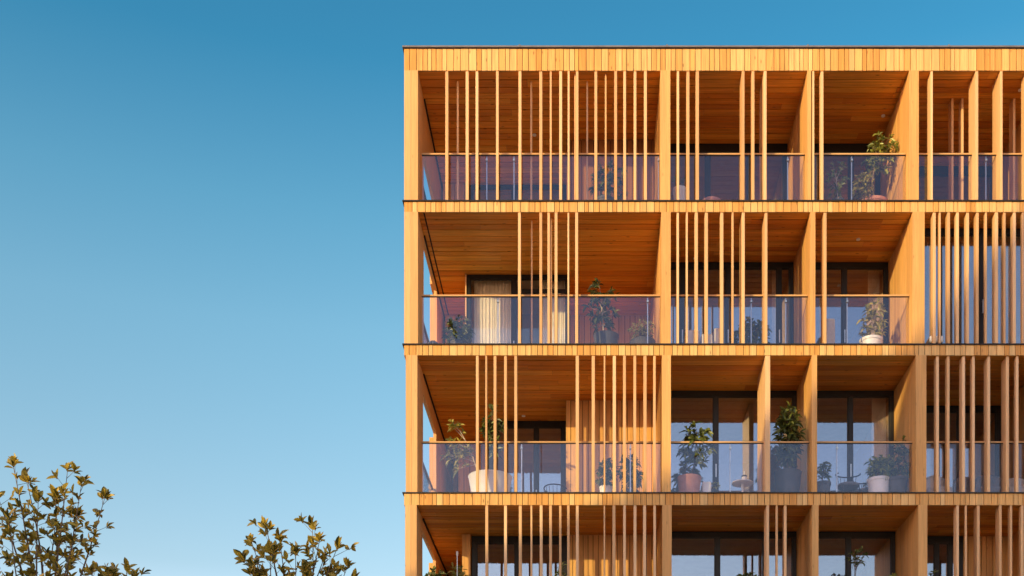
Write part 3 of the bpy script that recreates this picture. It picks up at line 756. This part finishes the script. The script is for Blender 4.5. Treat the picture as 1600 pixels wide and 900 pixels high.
ottoman(1114, 1127, 519, 1, 1.1, 'tallest white box seat beside the bushy plant, second storey')
ottoman(1288, 1302, 504, 1, 1.6, 'grey box seat low in the second storey third bay', CREAM)
ottoman(1448, 1470, 531, 1, .33, 'low white box behind the first fins, second storey right bay')
ottoman(1096, 1110, 757, 2, .9, 'small white box seat beside the pink pot, third storey')
# round floor cushion, top storey
x = PX(1111, .8); z = F(0)
o = MB().lathe([(.2, z), (.27, z + .1), (.28, z + .3), (.24, z + .42), (.14, z + .49), (.02, z + .51)], x, .8, 28).build('floor_cushion', TERRA, None, smooth=True)
tag(o, 'rounded brown cushion low behind the top storey second bay glass', 'cushion')
# garden torch lamp, fourth storey
x = PX(714.5, 1.2); zl = PZ(862, 1.2)
LM = empty('garden_lamp', (x, 1.2, F(3)), 'thin stemmed lamp with small white head among the fourth storey plants', 'lamp')
MB().tube([(x, 1.2, F(3)), (x, 1.2, zl - .08)], .011, 8).build('pole', STEEL, LM, smooth=True)
MB().lathe([(.11, F(3)), (.11, F(3) + .02), (.02, F(3) + .03)], x, 1.2, 20).build('base', METAL, LM, smooth=True)
MB().lathe([(.022, zl - .09), (.026, zl - .05), (.026, zl), (.02, zl + .01)], x, 1.2, 14).build('lamp_head', WHITE, LM, smooth=True)

# ------------------------------------------------------------------ ground and the block across the street that shades the lower right
def tagd(o, kind='structure'): o['kind'] = kind; return o
m = MB(); m.add([(-900, -900, 0), (900, -900, 0), (900, 900, 0), (-900, 900, 0)], [(0, 1, 2, 3)])
tagd(m.build('ground', plain('gravel_ground', (.42, .36, .27), .95, scale=.4, var=.3)))
m = MB(); m.box(-80, 80, -19, -11, -.2, .004); tagd(m.build('road', plain('asphalt', (.05, .05, .052), .9, scale=3)))
m = MB(); m.box(-80, 80, -10.8, -.5, -.2, .12); tagd(m.build('pavement', plain('paving', (.42, .38, .33), .85, scale=2)))

def profile_block(name, prof, y0, y1, label, wins=True):
    """prof: roofline (x,z) left to right; walls down to the ground"""
    root = empty(name, (prof[0][0], y1, 0), label, 'building')
    n = len(prof); vs = []
    for y in (y0, y1):
        vs += [(x, y, z) for x, z in prof] + [(x, y, 0) for x, z in prof]
    fs = []
    for i in range(n - 1):
        a = i; fs += [(a, a + 1, n + a + 1, n + a), (2 * n + a, 3 * n + a, 3 * n + a + 1, 2 * n + a + 1), (a, 2 * n + a, 2 * n + a + 1, a + 1)]
    fs += [(0, n, 3 * n, 2 * n), (n - 1, 3 * n - 1, 4 * n - 1, 2 * n - 1)]
    m = MB(); m.add(vs, fs); m.build('wall', BRICK, root)
    m = MB()
    for i in range(n - 1):
        (xa, za), (xb, zb) = prof[i], prof[i + 1]
        m.add([(xa, y0 - .3, za + .005), (xb, y0 - .3, zb + .005), (xb, y1 + .3, zb + .005), (xa, y1 + .3, za + .005),
               (xa, y0 - .3, za + .15), (xb, y0 - .3, zb + .15), (xb, y1 + .3, zb + .15), (xa, y1 + .3, za + .15)],
              [(0, 3, 2, 1), (4, 5, 6, 7), (0, 1, 5, 4), (3, 7, 6, 2), (0, 4, 7, 3), (1, 2, 6, 5)])
    m.build('roof', ROOFT, root)
    for x in range(int(prof[0][0]) + 1, int(prof[-1][0]) - 1, 3):
        for z in range(1, int(min(p[1] for p in prof)) - 2, 3):
            m = MB(); m.box(x, x + 1.3, y1 - .02, y1 + .04, z, z + 1.6); f = m.build('window', FRAME, root)
            m = MB(); m.box(x + .07, x + 1.23, y1 + .041, y1 + .05, z + .07, z + 1.53); m.build('pane', GL_WIN, f)
profile_block('street_block', [(-52, 18.6), (-41, 18.2), (-37.6, 17.5), (-36.3, 16.9), (-34.3, 17.5), (-32.5, 18.25), (-30.2, 19.2), (-27.5, 20.8), (-24.5, 22.3), (-22.6, 24.6), (-19.5, 29.0), (-15, 29.0)], -44, -32,
              'rendered block across the street with a stepped pitched roof')

# ------------------------------------------------------------------ light
w = bpy.data.worlds.new('World'); scene.world = w; w.use_nodes = True
nt = w.node_tree; nt.nodes.clear()
out = nt.nodes.new('ShaderNodeOutputWorld'); bg = nt.nodes.new('ShaderNodeBackground')
sky = nt.nodes.new('ShaderNodeTexSky'); sky.sky_type = 'NISHITA'; sky.sun_disc = False
sky.sun_elevation = SUN_EL; sky.sun_rotation = math.pi + SUN_AZ
sky.altitude = 100; sky.air_density = 1.0; sky.dust_density = .6; sky.ozone_density = 2.0
bg.inputs['Strength'].default_value = .15
tc = nt.nodes.new('ShaderNodeTexCoord'); sx = nt.nodes.new('ShaderNodeSeparateXYZ'); rp = nt.nodes.new('ShaderNodeValToRGB')
nt.links.new(tc.outputs['Generated'], sx.inputs[0]); nt.links.new(sx.outputs['Z'], rp.inputs[0])
el = rp.color_ramp.elements
stops = [(0, (3.0, 2.0, 1.9)), (.15, (2.2, 1.55, 1.4)), (.26, (1.2, 1.09, .92)), (.43, (.88, 1.14, 1.0)), (.5, (.60, 1.05, .97)), (.58, (.26, .84, .88)), (.7, (.2, .7, .78)), (1, (.5, .8, .8))]
el[0].position = 0; el[1].position = 1
for p, c in stops[1:-1]: el.new(p)
for e_, (p, c) in zip(el, stops): e_.position = p; e_.color = tuple(v / 2 for v in c) + (1,)
v1 = nt.nodes.new('ShaderNodeVectorMath'); v1.operation = 'MULTIPLY'; v2 = nt.nodes.new('ShaderNodeVectorMath'); v2.operation = 'SCALE'; v2.inputs['Scale'].default_value = 2
rb = nt.nodes.new('ShaderNodeValToRGB'); eb = rb.color_ramp.elements     # the half of the sky round the sun is paler and warmer
sb = [(0, (3.0, 2.0, 1.9)), (.2, (1.9, 1.45, 1.3)), (.45, (1.3, 1.12, 1.12)), (1, (1.0, .95, 1.0))]
for p, c in sb[1:-1]: eb.new(p)
for e_, (p, c) in zip(eb, sb): e_.position = p; e_.color = tuple(v / 2 for v in c) + (1,)
nt.links.new(sx.outputs['Z'], rb.inputs[0])
mr = nt.nodes.new('ShaderNodeMapRange'); mr.interpolation_type = 'SMOOTHSTEP'; mr.inputs['From Min'].default_value = -.35; mr.inputs['From Max'].default_value = .3
nt.links.new(sx.outputs['Y'], mr.inputs['Value'])
mxs = nt.nodes.new('ShaderNodeMix'); mxs.data_type = 'RGBA'; nt.links.new(mr.outputs[0], mxs.inputs[0]); nt.links.new(rb.outputs[0], mxs.inputs[6]); nt.links.new(rp.outputs[0], mxs.inputs[7])
nt.links.new(sky.outputs[0], v1.inputs[0]); nt.links.new(mxs.outputs[2], v1.inputs[1]); nt.links.new(v1.outputs[0], v2.inputs[0]); nt.links.new(v2.outputs[0], bg.inputs[0])
nt.links.new(bg.outputs[0], out.inputs[0])
sd = bpy.data.lights.new('sun', 'SUN'); sd.energy = 2.4; sd.angle = R(.55); sd.color = (1.0, .80, .34)
so = bpy.data.objects.new('sun', sd); COL.objects.link(so)
dirv = Vector((-math.sin(SUN_AZ) * math.cos(SUN_EL), -math.cos(SUN_AZ) * math.cos(SUN_EL), math.sin(SUN_EL)))
so.rotation_euler = dirv.to_track_quat('Z', 'Y').to_euler(); so.location = dirv * 60

# ------------------------------------------------------------------ camera
cd = bpy.data.cameras.new('camera'); cam = bpy.data.objects.new('camera', cd); COL.objects.link(cam)
cam.location = (0, -D, EYE); cam.rotation_euler = (R(90), 0, 0)
cd.sensor_width = 36; cd.lens = PPM * D / 1600 * 36; cd.shift_x = -(VX - 800) / 1600; cd.shift_y = (VY - 450) / 1600
cd.clip_end = 3000; cd.clip_start = .1
scene.camera = cam
scene.view_settings.view_transform = 'Standard'; scene.view_settings.look = 'None'
scene.view_settings.exposure = 0.9; scene.view_settings.gamma = 1
scene.cycles.max_bounces = 10; scene.cycles.transparent_max_bounces = 16
